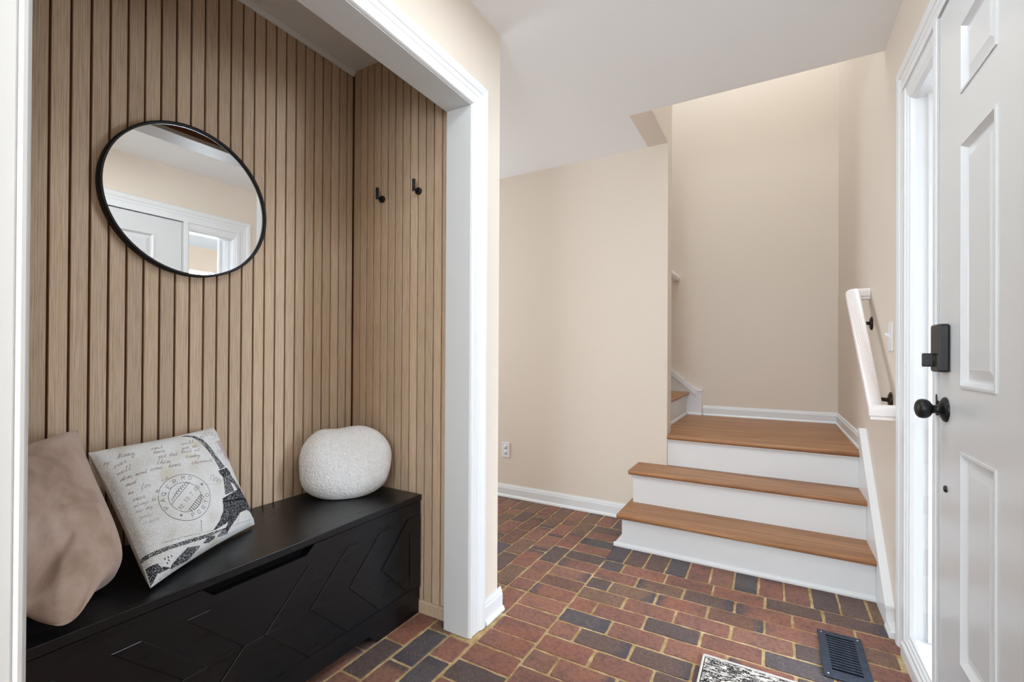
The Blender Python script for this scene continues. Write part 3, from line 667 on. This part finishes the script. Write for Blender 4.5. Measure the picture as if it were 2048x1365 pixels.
# ------------------------------------------------------------------ printed linen for the square cushion (raster made here from strokes)
def make_print():
    S = 1024
    src = np.array([(22, 215), (1000, 25), (1333, 810), (520, 1300)], float)   # cushion corners in a 1365 px working drawing
    dst = np.array([(0, 0), (1, 0), (1, 1), (0, 1)], float)
    A = []; b_ = []
    for (x, y), (u, v) in zip(src, dst):
        A.append([x, y, 1, 0, 0, 0, -u*x, -u*y]); b_.append(u); A.append([0, 0, 0, x, y, 1, -v*x, -v*y]); b_.append(v)
    H = np.append(np.linalg.solve(np.array(A), np.array(b_)), 1).reshape(3, 3)
    def T(p):
        q = H@np.array([p[0], p[1], 1.0]); return (q[0]/q[2]*S, q[1]/q[2]*S)
    rs = np.random.RandomState(3)
    ink = np.zeros((S, S)); sep = np.zeros((S, S)); pink = np.zeros((S, S))
    def seg(L, a, b, w_, al=1.0):
        x0 = int(max(0, min(a[0], b[0])-w_-2)); x1 = int(min(S-1, max(a[0], b[0])+w_+2)); y0 = int(max(0, min(a[1], b[1])-w_-2)); y1 = int(min(S-1, max(a[1], b[1])+w_+2))
        if x1 <= x0 or y1 <= y0: return
        Y, X_ = np.mgrid[y0:y1+1, x0:x1+1]; dx, dy = b[0]-a[0], b[1]-a[1]; l2 = dx*dx+dy*dy+1e-9
        t = np.clip(((X_-a[0])*dx+(Y-a[1])*dy)/l2, 0, 1); D = np.hypot(X_-a[0]-t*dx, Y-a[1]-t*dy)
        L[y0:y1+1, x0:x1+1] = np.maximum(L[y0:y1+1, x0:x1+1], np.clip(w_/2-D+.5, 0, 1)*al)
    def poly(L, pts, al=1.0, tex=0):
        P = np.array([T(p_) for p_ in pts]); x0, y0 = np.maximum(P.min(0).astype(int)-1, 0); x1, y1 = np.minimum(P.max(0).astype(int)+2, S-1)
        if x1 <= x0 or y1 <= y0: return
        Y, X_ = np.mgrid[y0:y1+1, x0:x1+1]; ins = np.zeros(X_.shape, bool); n_ = len(P)
        for i in range(n_):
            (xa, ya), (xb, yb_) = P[i], P[(i+1) % n_]
            if abs(yb_-ya) < 1e-9: continue
            ins ^= ((ya > Y) != (yb_ > Y)) & (X_ < (xb-xa)*(Y-ya)/(yb_-ya)+xa)
        m = ins*al
        if tex:
            r_ = rs.rand(X_.shape[0]//4+2, X_.shape[1]//3+2).repeat(4, 0).repeat(3, 1)[:X_.shape[0], :X_.shape[1]]; r_ = r_+.25*rs.rand(*r_.shape)
            m = m*np.where(r_ < np.quantile(r_, tex), .10, 1)
        L[y0:y1+1, x0:x1+1] = np.maximum(L[y0:y1+1, x0:x1+1], m)
    def line(L, pts, w_=2, al=1.0):
        P = [T(p_) for p_ in pts]
        for a, b in zip(P, P[1:]): seg(L, a, b, w_, al)
    # --- post mark
    C = np.array((712, 682.)); 
    def ell(rx, ry, a0=0, a1=2*PI, w_=2.6, gaps=()):
        n_ = 72; P = [(C[0]+rx*math.cos(a0+(a1-a0)*i/n_), C[1]+ry*math.sin(a0+(a1-a0)*i/n_)) for i in range(n_+1)]
        for i in range(n_):
            if i not in gaps: line(ink, P[i:i+2], w_, .92)
    ell(203, 184, w_=3.2, gaps=(37,)); ell(128, 118, w_=3.0, gaps=(12, 22, 41))
    F = {'P': [[(0, 0), (0, 1), (.6, 1), (.8, .78), (.6, .5), (0, .5)]], 'A': [[(0, 0), (.4, 1), (.8, 0)], [(.15, .4), (.65, .4)]],
         'Q': [[(.4, 0), (0, .3), (0, .7), (.4, 1), (.8, .7), (.8, .3), (.4, 0)], [(.5, .25), (.85, -.1)]], 'E': [[(.8, 0), (0, 0), (0, 1), (.8, 1)], [(0, .5), (.6, .5)]],
         'R': [[(0, 0), (0, 1), (.6, 1), (.8, .78), (.6, .5), (0, .5)], [(.4, .5), (.8, 0)]], 'M': [[(0, 0), (.1, 1), (.45, .35), (.8, 1), (.9, 0)]],
         'O': [[(.4, 0), (0, .3), (0, .7), (.4, 1), (.8, .7), (.8, .3), (.4, 0)]], 'T': [[(0, 1), (.8, 1)], [(.4, 1), (.4, 0)]], 'N': [[(0, 0), (0, 1), (.7, 0), (.7, 1)]],
         'S': [[(.7, .85), (.4, 1), (.05, .8), (.2, .55), (.6, .45), (.75, .2), (.4, 0), (0, .15)]], 'I': [[(.3, 0), (.3, 1)]], 'G': [[(.8, .8), (.4, 1), (0, .6), (.1, .15), (.5, 0), (.8, .2), (.8, .45), (.5, .45)]],
         'C': [[(.8, .8), (.4, 1), (0, .6), (.1, .15), (.5, 0), (.8, .2)]],
         '1': [[(.15, .75), (.4, 1), (.4, 0)]], '0': [[(.4, 0), (.05, .3), (.05, .7), (.4, 1), (.75, .7), (.75, .3), (.4, 0)]], '7': [[(0, 1), (.7, 1), (.3, 0)]], '2': [[(0, .8), (.35, 1), (.7, .75), (0, 0), (.75, 0)]],
         '9': [[(.7, .6), (.35, .45), (.05, .7), (.35, 1), (.7, .8), (.6, .2), (.3, 0)]], '5': [[(.7, 1), (.1, 1), (.05, .55), (.5, .6), (.75, .3), (.4, 0), (0, .12)]], '.': [[(.3, 0), (.35, .08)]], ',': [[(.35, .08), (.2, -.15)]],
         '8': [[(.4, .5), (.1, .75), (.4, 1), (.7, .75), (.4, .5), (.05, .25), (.4, 0), (.75, .25), (.4, .5)]]}
    def glyph(ch, cx, cy, sz, ang, w_=2.6, L=None, al=.92, flip=1):
        L = ink if L is None else L; ca, sa = math.cos(ang), math.sin(ang)
        for st_ in F.get(ch, []):
            P = []
            for x, y in st_:
                x = (x-.4)*sz*.85*flip; y = (y-.5)*sz; P.append((cx+x*ca+y*sa, cy+x*sa-y*ca))
            line(L, P, w_, al)
    for ch, x, y in (('P', 568, 766), ('A', 543, 708), ('Q', 552, 656), ('E', 588, 600), ('R', 636, 556), ('M', 696, 527), ('O', 752, 527)):
        ang = math.atan2(y-C[1], x-C[0])+PI/2; glyph(ch, x, y, 34, ang)
    for ch, x, y in (('P', 776, 822), ('O', 822, 795), ('R', 862, 756), ('T', 886, 708), ('O', 889, 658)):
        ang = math.atan2(y-C[1], x-C[0])-PI/2; glyph(ch, x, y, 32, ang)
    line(ink, [(608, 742), (752, 562)], 3); line(ink, [(735, 790), (838, 655)], 3)
    for i, ch in enumerate('92 10.7.05'): glyph(ch, 672+i*15.5, 772-i*19.5, 30, -.89, 2.4)
    for i in range(9):                                     # bars in the two segments
        t = i/8; cx, cy = 742+92*t, 782-118*t
        line(ink, [(cx+6, cy-4), (cx+26+10*math.sin(t*PI), cy+12+8*math.sin(t*PI))], 5, .9)
    for i in range(9):
        t = i/8; cx, cy = 618+118*t, 716-142*t; dd = 18+16*math.sin(t*PI)
        line(ink, [(cx-2, cy-4), (cx-dd*.5, cy-dd*.35), (cx-dd*.3, cy-dd*.9)], 4, .9)
    for cx, cy in ((680, 828), (845, 576)):
        for a in range(3): ca, sa = math.cos(a*PI/3), math.sin(a*PI/3); line(ink, [(cx-11*ca, cy-11*sa), (cx+11*ca, cy+11*sa)], 3)
    # --- iron tower
    poly(ink, [(712, 124), (760, 116), (815, 132), (868, 178), (912, 244), (960, 330), (1040, 415), (990, 448), (940, 352), (895, 278), (850, 200), (800, 146)], .95, .33)
    for a, b in (((730, 120), (860, 185)), ((860, 185), (1035, 415)), ((800, 146), (895, 278)), ((895, 278), (990, 446))): line(ink, [a, b], 4)
    poly(ink, [(975, 462), (1058, 416), (1096, 452), (1090, 470), (1010, 508), (982, 482)], 1, .16)
    line(sep*0, [(0, 0), (1, 1)], 1)
    poly(ink, [(1012, 500), (1092, 466), (1195, 575), (1150, 598), (1112, 548), (1082, 540), (1112, 612), (1032, 650)], .97, .30)
    poly(ink, [(1010, 680), (1178, 570), (1225, 632), (1240, 660), (1016, 712)], 1, .16)
    poly(ink, [(1016, 700), (1238, 640), (1320, 752), (1296, 778), (1262, 748), (1222, 742), (1168, 772), (1118, 858), (1090, 912), (1062, 905), (1075, 850), (1030, 880), (975, 915), (955, 918), (1000, 845), (1024, 770)], .97, .18)
    for k_ in range(8): line(ink, [(1020+26*k_, 708-9*k_), (1034+26*k_, 740-11*k_)], 3)
    line(ink, [(1075, 850), (1118, 760), (1180, 712), (1240, 714)], 4)
    # --- river bank and water
    for k_ in range(26):
        x = 545+k_*17; y = 1026-k_*4.4; line(ink, [(x, y), (x+rs.uniform(3, 12), y-rs.uniform(-3, 7))], 3, .85)
    line(ink, [(846, 858), (852, 935)], 3); line(ink, [(846, 858), (846, 864)], 6)
    poly(ink, [(424, 1100), (900, 952), (1060, 892), (1062, 902), (905, 978), (430, 1130)], .95, .36)
    poly(ink, [(890, 1005), (930, 962), (982, 955), (982, 975), (940, 1005), (888, 1015)], .93, .25)
    poly(ink, [(700, 1110), (760, 1050), (866, 1030), (862, 1045), (800, 1120), (720, 1160), (650, 1195), (645, 1170)], .90, .22)
    poly(ink, [(468, 1175), (530, 1158), (560, 1182), (650, 1186), (600, 1205), (545, 1225), (530, 1262), (520, 1290)], .92, .20)
    for cx, cy in ((575, 1130), (600, 1120), (625, 1112), (608, 1140), (600, 1158)): line(ink, [(cx, cy), (cx+10, cy+8)], 5)
    poly(ink, [(1040, 902), (1075, 880), (1100, 925), (1020, 958), (1000, 960)], .8, .35)
    for k_ in range(12): line(ink, [(1120+k_*14, 872-k_*6), (1128+k_*14, 866-k_*6)], 2.5, .8)
    line(ink, [(1162, 860), (1160, 780)], 2.2, .8)
    # --- upper right post mark and stamp
    for i in range(30):
        a = PI+PI*i/30; a2 = PI+PI*(i+1)/30
        line(ink, [(935+82*math.cos(a), 165+62*math.sin(a)), (935+82*math.cos(a2), 165+62*math.sin(a2))], 2.2, .7)
    for ch, x, y, an in (('N', 872, 152, -.9), ('S', 898, 134, -.5), ('I', 925, 124, -.1), ('N', 950, 126, .3), ('G', 978, 138, .6)): glyph(ch, x, y, 26, an, 2.4, al=.75)
    for i, ch in enumerate('195'): glyph(ch, 985+i*18, 292-i*4, 32, .05, 2.2, al=.75)
    for k_ in range(7): line(ink, [(945+k_*8, 182-k_*5), (950+k_*8, 174-k_*4)], 2, .6)
    for k_ in range(5): line(ink, [(965+k_*4, 205+k_*14), (974+k_*5, 212+k_*14)], 2.4, .6)
    poly(pink, [(975, 196), (1040, 155), (1075, 250), (1105, 345), (1060, 322)], .7, .3)
    line(ink, [(910, 545), (915, 505), (935, 500), (935, 550), (950, 520), (965, 522), (960, 555), (980, 530), (985, 555), (1010, 535)], 2.2, .7)
    line(ink, [(870, 580), (1000, 565)], 1.3, .5)
    # --- handwriting
    K = {'a': [(0, .1), (.5, .5), (.15, .5), (0, .15), (.3, 0), (.55, .5), (.6, 0), (.8, .1)], 'b': [(0, .1), (.4, 1), (.2, 0), (.5, .1), (.45, .4), (.8, .4)], 'c': [(0, .1), (.5, .45), (.2, .5), (.05, .2), (.3, 0), (.7, .1)],
         'd': [(0, .1), (.5, .5), (.1, .4), (.1, .05), (.5, .3), (.8, 1.0), (.6, 0), (.9, .1)], 'e': [(0, .1), (.45, .35), (.3, .55), (.08, .3), (.25, 0), (.7, .1)], 'f': [(0, .1), (.5, .9), (.4, 1), (.2, -.5), (.4, 0), (.8, .1)],
         'g': [(0, .1), (.5, .5), (.1, .35), (.3, .05), (.55, .5), (.4, -.5), (.1, -.4), (.8, .1)], 'h': [(0, .1), (.45, 1), (.2, 0), (.4, .45), (.6, .4), (.6, 0), (.85, .1)], 'i': [(0, .1), (.25, .5), (.25, 0), (.5, .1)],
         'k': [(0, .1), (.45, 1), (.2, 0), (.55, .5), (.3, .25), (.6, 0), (.8, .1)], 'l': [(0, .1), (.45, .9), (.3, 1), (.2, .1), (.35, 0), (.55, .1)], 'm': [(0, .1), (.2, .5), (.2, 0), (.4, .5), (.5, 0), (.7, .5), (.8, 0), (1, .1)],
         'n': [(0, .1), (.2, .5), (.2, 0), (.45, .5), (.55, 0), (.8, .1)], 'o': [(0, .1), (.4, .5), (.1, .4), (.1, .05), (.45, .05), (.45, .45), (.75, .4)], 'r': [(0, .1), (.2, .5), (.4, .45), (.35, 0), (.6, .1)],
         's': [(0, .1), (.35, .55), (.45, .15), (.15, 0), (.6, .1)], 't': [(0, .1), (.35, .8), (.2, .05), (.35, 0), (.6, .1)], 'u': [(0, .1), (.15, .5), (.2, 0), (.5, .1), (.55, .5), (.55, 0), (.8, .1)],
         'v': [(0, .4), (.15, .5), (.3, 0), (.5, .5), (.75, .4)], 'w': [(0, .4), (.15, .5), (.25, 0), (.45, .45), (.6, 0), (.75, .5), (.95, .4)], 'y': [(0, .1), (.15, .5), (.25, .1), (.5, .5), (.35, -.5), (.1, -.35), (.8, .1)],
         'M': [(0, 0), (.25, 1), (.3, .1), (.6, 1), (.65, .1), (.9, .1)], 'L': [(.4, .9), (.2, 1), (.15, 0), (.8, 0)]}
    def script(txt, x, y, sz, slope, al=.75, w_=2.2):
        cx = 0.0; dx, dy = math.cos(slope), math.sin(slope); cur = []
        for ch in txt:
            if ch == ' ': cx += .6*sz; line(sep, cur, w_, al) if len(cur) > 1 else None; cur = []; continue
            for px, py in K.get(ch, K['e']):
                X1 = cx+(px+py*.45)*sz; Y1 = py*sz*1.15+rs.uniform(-.03, .03)*sz
                cur.append((x+X1*dx+Y1*dy, y+X1*dy-Y1*dx))
            cx += (.95 if ch in 'mwM' else .72)*sz
        if len(cur) > 1: line(sep, cur, w_, al)
    script('Many', 205, 335, 44, -.22, .75, 2.4); script('wait', 462, 272, 34, -.22); script('will', 700, 232, 34, -.22)
    script('over', 180, 415, 36, -.42, .7); script('have', 480, 310, 34, -.2); script('not as', 700, 278, 30, -.2)
    script('well', 200, 480, 38, -.38, .7); script('yet but', 515, 350, 32, -.15); script('kept it', 690, 312, 30, -.12)
    script('dear mont', 225, 528, 32, -.25); script('them', 500, 410, 36, -.15); script('today', 720, 360, 32, -.1)
    script('and', 265, 575, 32, -.2); script('some', 450, 465, 32, -.2); script('home', 590, 440, 32, -.2); script('then', 765, 415, 30, -.15); script('will', 850, 398, 26, -.1)
    script('for', 375, 610, 40, -.25, .6); script('me', 285, 640, 26, -.2); script('in', 535, 555, 40, -.3, .45, 3); script('ones', 320, 700, 34, -.25); script('a', 490, 640, 30, -.2)
    script('always be', 330, 745, 26, -.25, .5); script('our day', 345, 790, 26, -.25, .45); script('yours', 375, 835, 28, -.2, .4); script('so much', 395, 880, 24, -.2, .35)
    script('by', 110, 365, 26, -.2, .6)
    yy, xx = np.mgrid[0:S, 0:S]/S
    def blur(a, k_):
        for ax_ in (0, 1):
            c_ = np.cumsum(np.concatenate([np.take(a, range(-k_, 0), ax_), a, np.take(a, range(0, k_), ax_)], ax_), ax_)
            a = (np.take(c_, range(2*k_, S+2*k_), ax_)-np.take(c_, range(0, S), ax_))/(2*k_)
        return a
    big = blur(blur(rs.rand(S, S), 40), 40); big = (big-big.min())/(big.max()-big.min())
    sp = rs.rand(S, S); dens = .03+.20*np.clip(1-xx*2.2, 0, 1)*np.clip(.3+yy, 0, 1)+.06*big
    speck = blur((sp < dens).astype(float), 1)*.75
    base = np.stack([np.full((S, S), c_) for c_ in (236., 238., 240.)], -1)
    base -= (big[..., None]**2)*np.array((14, 18, 30))
    st_ = np.zeros((S, S))
    for cx, cy, r_ in ((.33, .34, .07), (.67, .17, .06), (.9, .35, .04), (.56, .27, .05)): st_ = np.maximum(st_, np.clip(1-np.hypot(xx-cx, yy-cy)/r_, 0, 1))
    base -= (st_*rs.rand(S, S))[..., None]*np.array((20, 30, 70))
    for L, c_ in ((speck, (96, 98, 106)), (pink, (176, 140, 146)), (sep, (112, 84, 84)), (ink, (30, 32, 40))):
        base = base*(1-L[..., None])+np.array(c_)*L[..., None]
    base = np.clip(base, 0, 255)/255
    px = np.ones((S, S, 4), np.float32); px[..., :3] = base[::-1]
    im = bpy.data.images.new('cushion_print', S, S); im.colorspace_settings.name = 'sRGB'; im.pixels.foreach_set(px.ravel()); im.update(); im.pack()
    return im
IMG = make_print()
s = N('printed_linen', .85, spec=.1)
uvn = s.n('ShaderNodeUVMap'); tx = s.n('ShaderNodeTexImage'); tx.image = IMG; tx.extension = 'EXTEND'; s.l(uvn.outputs[0], tx.inputs[0]); s.color(tx.outputs[0])
v_ = s.coords((1, 1, 1)); s.bump(s.noise(v_, 420, 2), .25, .001); M['linen'] = s.m
s = N('plain_linen', .88, spec=.1); v_ = s.coords(); s.color(s.ramp(s.noise(v_, 30), [(.3, srgb(196, 188, 182)), (.7, srgb(216, 210, 204))])); s.bump(s.noise(v_, 420, 2), .25, .001); M['linen2'] = s.m

def cushion(root, name_front, name_back, c, T_, mats, n=72, pinch=.05, wr=.006, power=.42, seed=0, sag=None, roundc=0.0):
    """c: TL, TR, BR, BL corners of the seam; front sheet faces the room"""
    TL, TR, BR, BL = [Vector(p) for p in c]
    nrm = ((TR-TL).cross(BL-TL)).normalized()
    if nrm.dot(Vector((1, -.6, .2))) < 0: nrm = -nrm
    for sgn, nm, mt in ((1, name_front, mats[0]), (-1, name_back, mats[1])):
        me = bpy.data.meshes.new(nm); vs = []; fs = []; uv = []
        for j in range(n+1):
            for i in range(n+1):
                u = i/n*2-1; v = j/n*2-1
                pu = u*(1-pinch*(1-v*v)*abs(u)**3); pv = v*(1-pinch*(1-u*u)*abs(v)**3)
                if roundc:
                    k_ = 1-(roundc if v > 0 else -.03)*(abs(u*v))**3; pu *= k_; pv *= k_
                a, b = (pu+1)/2, (pv+1)/2
                P = TL.lerp(TR, a).lerp(BL.lerp(BR, a), b)
                h = T_/2*(max(0, (1-u**4))*max(0, (1-v**4)))**power*(.80+.20*math.cos(u*PI/2)*math.cos(v*PI/2))
                e = (1-u**6)*(1-v**6)
                q = P*6
                wn = noise.noise(Vector((q.x+seed, q.y*1.3, q.z)))*wr*1.6+abs(noise.noise(Vector((q.x*2.2+seed, q.y*3.1, q.z*1.2))))*-wr
                cr = math.exp(-((abs(u)-1)**2+(abs(v)-1)**2)*9)*math.sin((abs(u)-abs(v))*16+seed)*wr*.5
                P = P+nrm*(sgn*h+(wn+cr)*e)
                if sag: P = sag(P, u, v, sgn, e)
                vs.append(P[:]); uv.append((i/n, 1-j/n))
        for j in range(n):
            for i in range(n): a = j*(n+1)+i; fs.append((a, a+1, a+n+2, a+n+1))
        me.from_pydata(vs, [], fs); l_ = me.uv_layers.new(name='UVMap')
        for lp in me.loops: l_.data[lp.index].uv = uv[lp.vertex_index]
        me.polygons.foreach_set('use_smooth', [True]*len(fs)); me.materials.append(M[mt])
        bm = bmesh.new(); bm.from_mesh(me); bmesh.ops.recalc_face_normals(bm, faces=bm.faces[:])
        f0 = bm.faces[:][len(bm.faces)//2+n//2]
        bm.faces.ensure_lookup_table(); f0 = bm.faces[(n//2)*n+n//2]
        if f0.normal.dot(nrm)*sgn < 0: bmesh.ops.reverse_faces(bm, faces=bm.faces[:])
        bm.to_mesh(me); bm.free()
        o = bpy.data.objects.new(nm, me); COL.objects.link(o); o.parent = root; o.matrix_parent_inverse = root.matrix_world.inverted()
cu = tag(empty('cushion', (-1.5, .72, .501)), 'square white cushion printed with an iron tower and postmark', 'cushion')
cushion(cu, 'printed_cover', 'back_cover', [(-1.605, .509, .826), (-1.700, .876, .835), (-1.541, .930, .510), (-1.345, .548, .510)], .12, ('linen', 'linen2'), seed=3, pinch=.045, wr=.005)
cb = tag(empty('cushion', (-1.45, .36, .501)), 'brown suede cushion slumped in the left corner of the bench', 'cushion')
def sagb(P, u, v, sgn, e):
    if P.z < .506: P.z = .506
    for (a0_, b0_, a1_, b1_, dp) in ((-.15, .62, .55, .30, .013), (0, .80, .50, .66, .009), (-.1, 1.0, .35, .82, .014), (.35, -.9, .75, -.55, .006), (.1, -.75, .6, -.78, .006), (.55, -.2, .9, .25, .006)):
        dx_, dy_ = a1_-a0_, b1_-b0_; t_ = max(0, min(1, ((u-a0_)*dx_+(v-b0_)*dy_)/(dx_*dx_+dy_*dy_))); dd_ = math.hypot(u-a0_-t_*dx_, v-b0_-t_*dy_)
        if sgn > 0: P = P-Vector((.75, -.45, .45))*(dp*e*math.sin(PI*(t_*.9+.05))*(math.exp(-(dd_/.035)**2)-.55*math.exp(-((dd_-.09)/.06)**2)))
    if sgn > 0: P = P+Vector((.100, -.010, -.115))*math.exp(-((u-.18)/.42)**2-((v-.82)/.32)**2)*e
    P.z = max(P.z, .506)
    lim_ = .548-.25*max(0, P.x+1.40)
    if P.y > lim_-.02: P.y = lim_-.02+.02*math.tanh((P.y-lim_+.02)/.02)
    if P.x < XB+.006: P.x = XB+.006
    if P.y < YL+.006: P.y = YL+.006
    return P
cushion(cb, 'front_cover', 'back_cover', [(-1.66, .12, .765), (-1.69, .508, .872), (-1.385, .542, .528), (-1.43, .20, .512)], .24, ('suede', 'suede'), seed=11, pinch=.035, wr=.014, roundc=.18, sag=sagb)

def round_cushion():
    root = tag(empty('cushion', (-1.53, 1.32, .501)), 'round white chenille cushion standing in the alcove corner', 'cushion')
    n1, n2 = 300, 170; R_ = .183; Th = .150
    ctr = Vector((-1.565, 1.335, .641)); nrm = Vector((.66, -.62, .34)).normalized()
    up = (Vector((0, 0, 1))-nrm*nrm.z).normalized(); sd = up.cross(nrm).normalized()
    vs = []; fs = []
    for j in range(n2+1):
        ph = PI*j/n2; rr = math.sin(ph) if 0 < j < n2 else 0; hh_ = math.copysign(math.sqrt(max(0, 1-rr**3.0)), math.cos(ph))
        for i in range(n1):
            th = 2*PI*i/n1; q_ = (abs(math.cos(th))**2.5+abs(math.sin(th))**2.5)**(-1/2.5); a = rr*math.cos(th)*q_; b = rr*math.sin(th)*q_
            Rm = R_*(1+.010*math.sin(3*th+1)+.006*math.sin(7*th)+.008*noise.noise(Vector((math.cos(th)*3, math.sin(th)*3, 2))))
            dent = math.exp(-((a+.22)**2+(b-1.0)**2)*14)*.016
            P = ctr+sd*(a*Rm)+up*(b*(Rm-dent)*.84)+nrm*(hh_*Th/2)
            nn_ = (sd*a/Rm+up*b/Rm+nrm*(hh_*2.2/Th)).normalized()
            x, y = a*R_, b*R_
            kn_ = (math.sin((x*.8+y*.6)*2*PI/.0085)*math.sin((x*-.6+y*.8)*2*PI/.0075))*.0011
            fz = noise.noise(P*150)*.0016+noise.noise(P*9)*.003
            P = P+nn_*fz
            if P.z < .5035: P.z = .5035+.001*noise.noise(P*150)
            if P.x < XB+.004: P.x = XB+.004
            if P.y > YE-.004: P.y = YE-.004
            vs.append(P[:])
    for j in range(n2):
        for i in range(n1): a = j*n1+i; b = j*n1+(i+1) % n1; fs.append((a, b, b+n1, a+n1))
    MB().add(vs, fs, True).build('cover', 'fluffy', root)
round_cushion()

# ------------------------------------------------------------------ porch outside the sidelight
MB().box(.472, .486, 2.108, 2.1785, .10, 2.05).box(.512, .570, 2.120, 2.1785, .10, 2.08).box(.570, .600, 2.095, 2.20, .0, 2.12, bev=.006).box(.600, .612, 2.130, 2.22, .0, 2.15, bev=.004).build('brickmold', 'trim', sl1)
struct(B(XR+.14, 6, -2, 6, -.12, -.02), 'floor_porch', 'concrete')
pc = strt('ceiling_porch', (1.5, 2, 2.36))
for i in range(7): MB().box(XR+.16+.30*i, XR+.16+.30*i+.296, -1, 5, 2.36, 2.38).build('board', 'soffit', pc)
struct(B(2.57, 2.67, -1, 5, 2.08, 2.50), 'wall_porch_beam', 'beam')
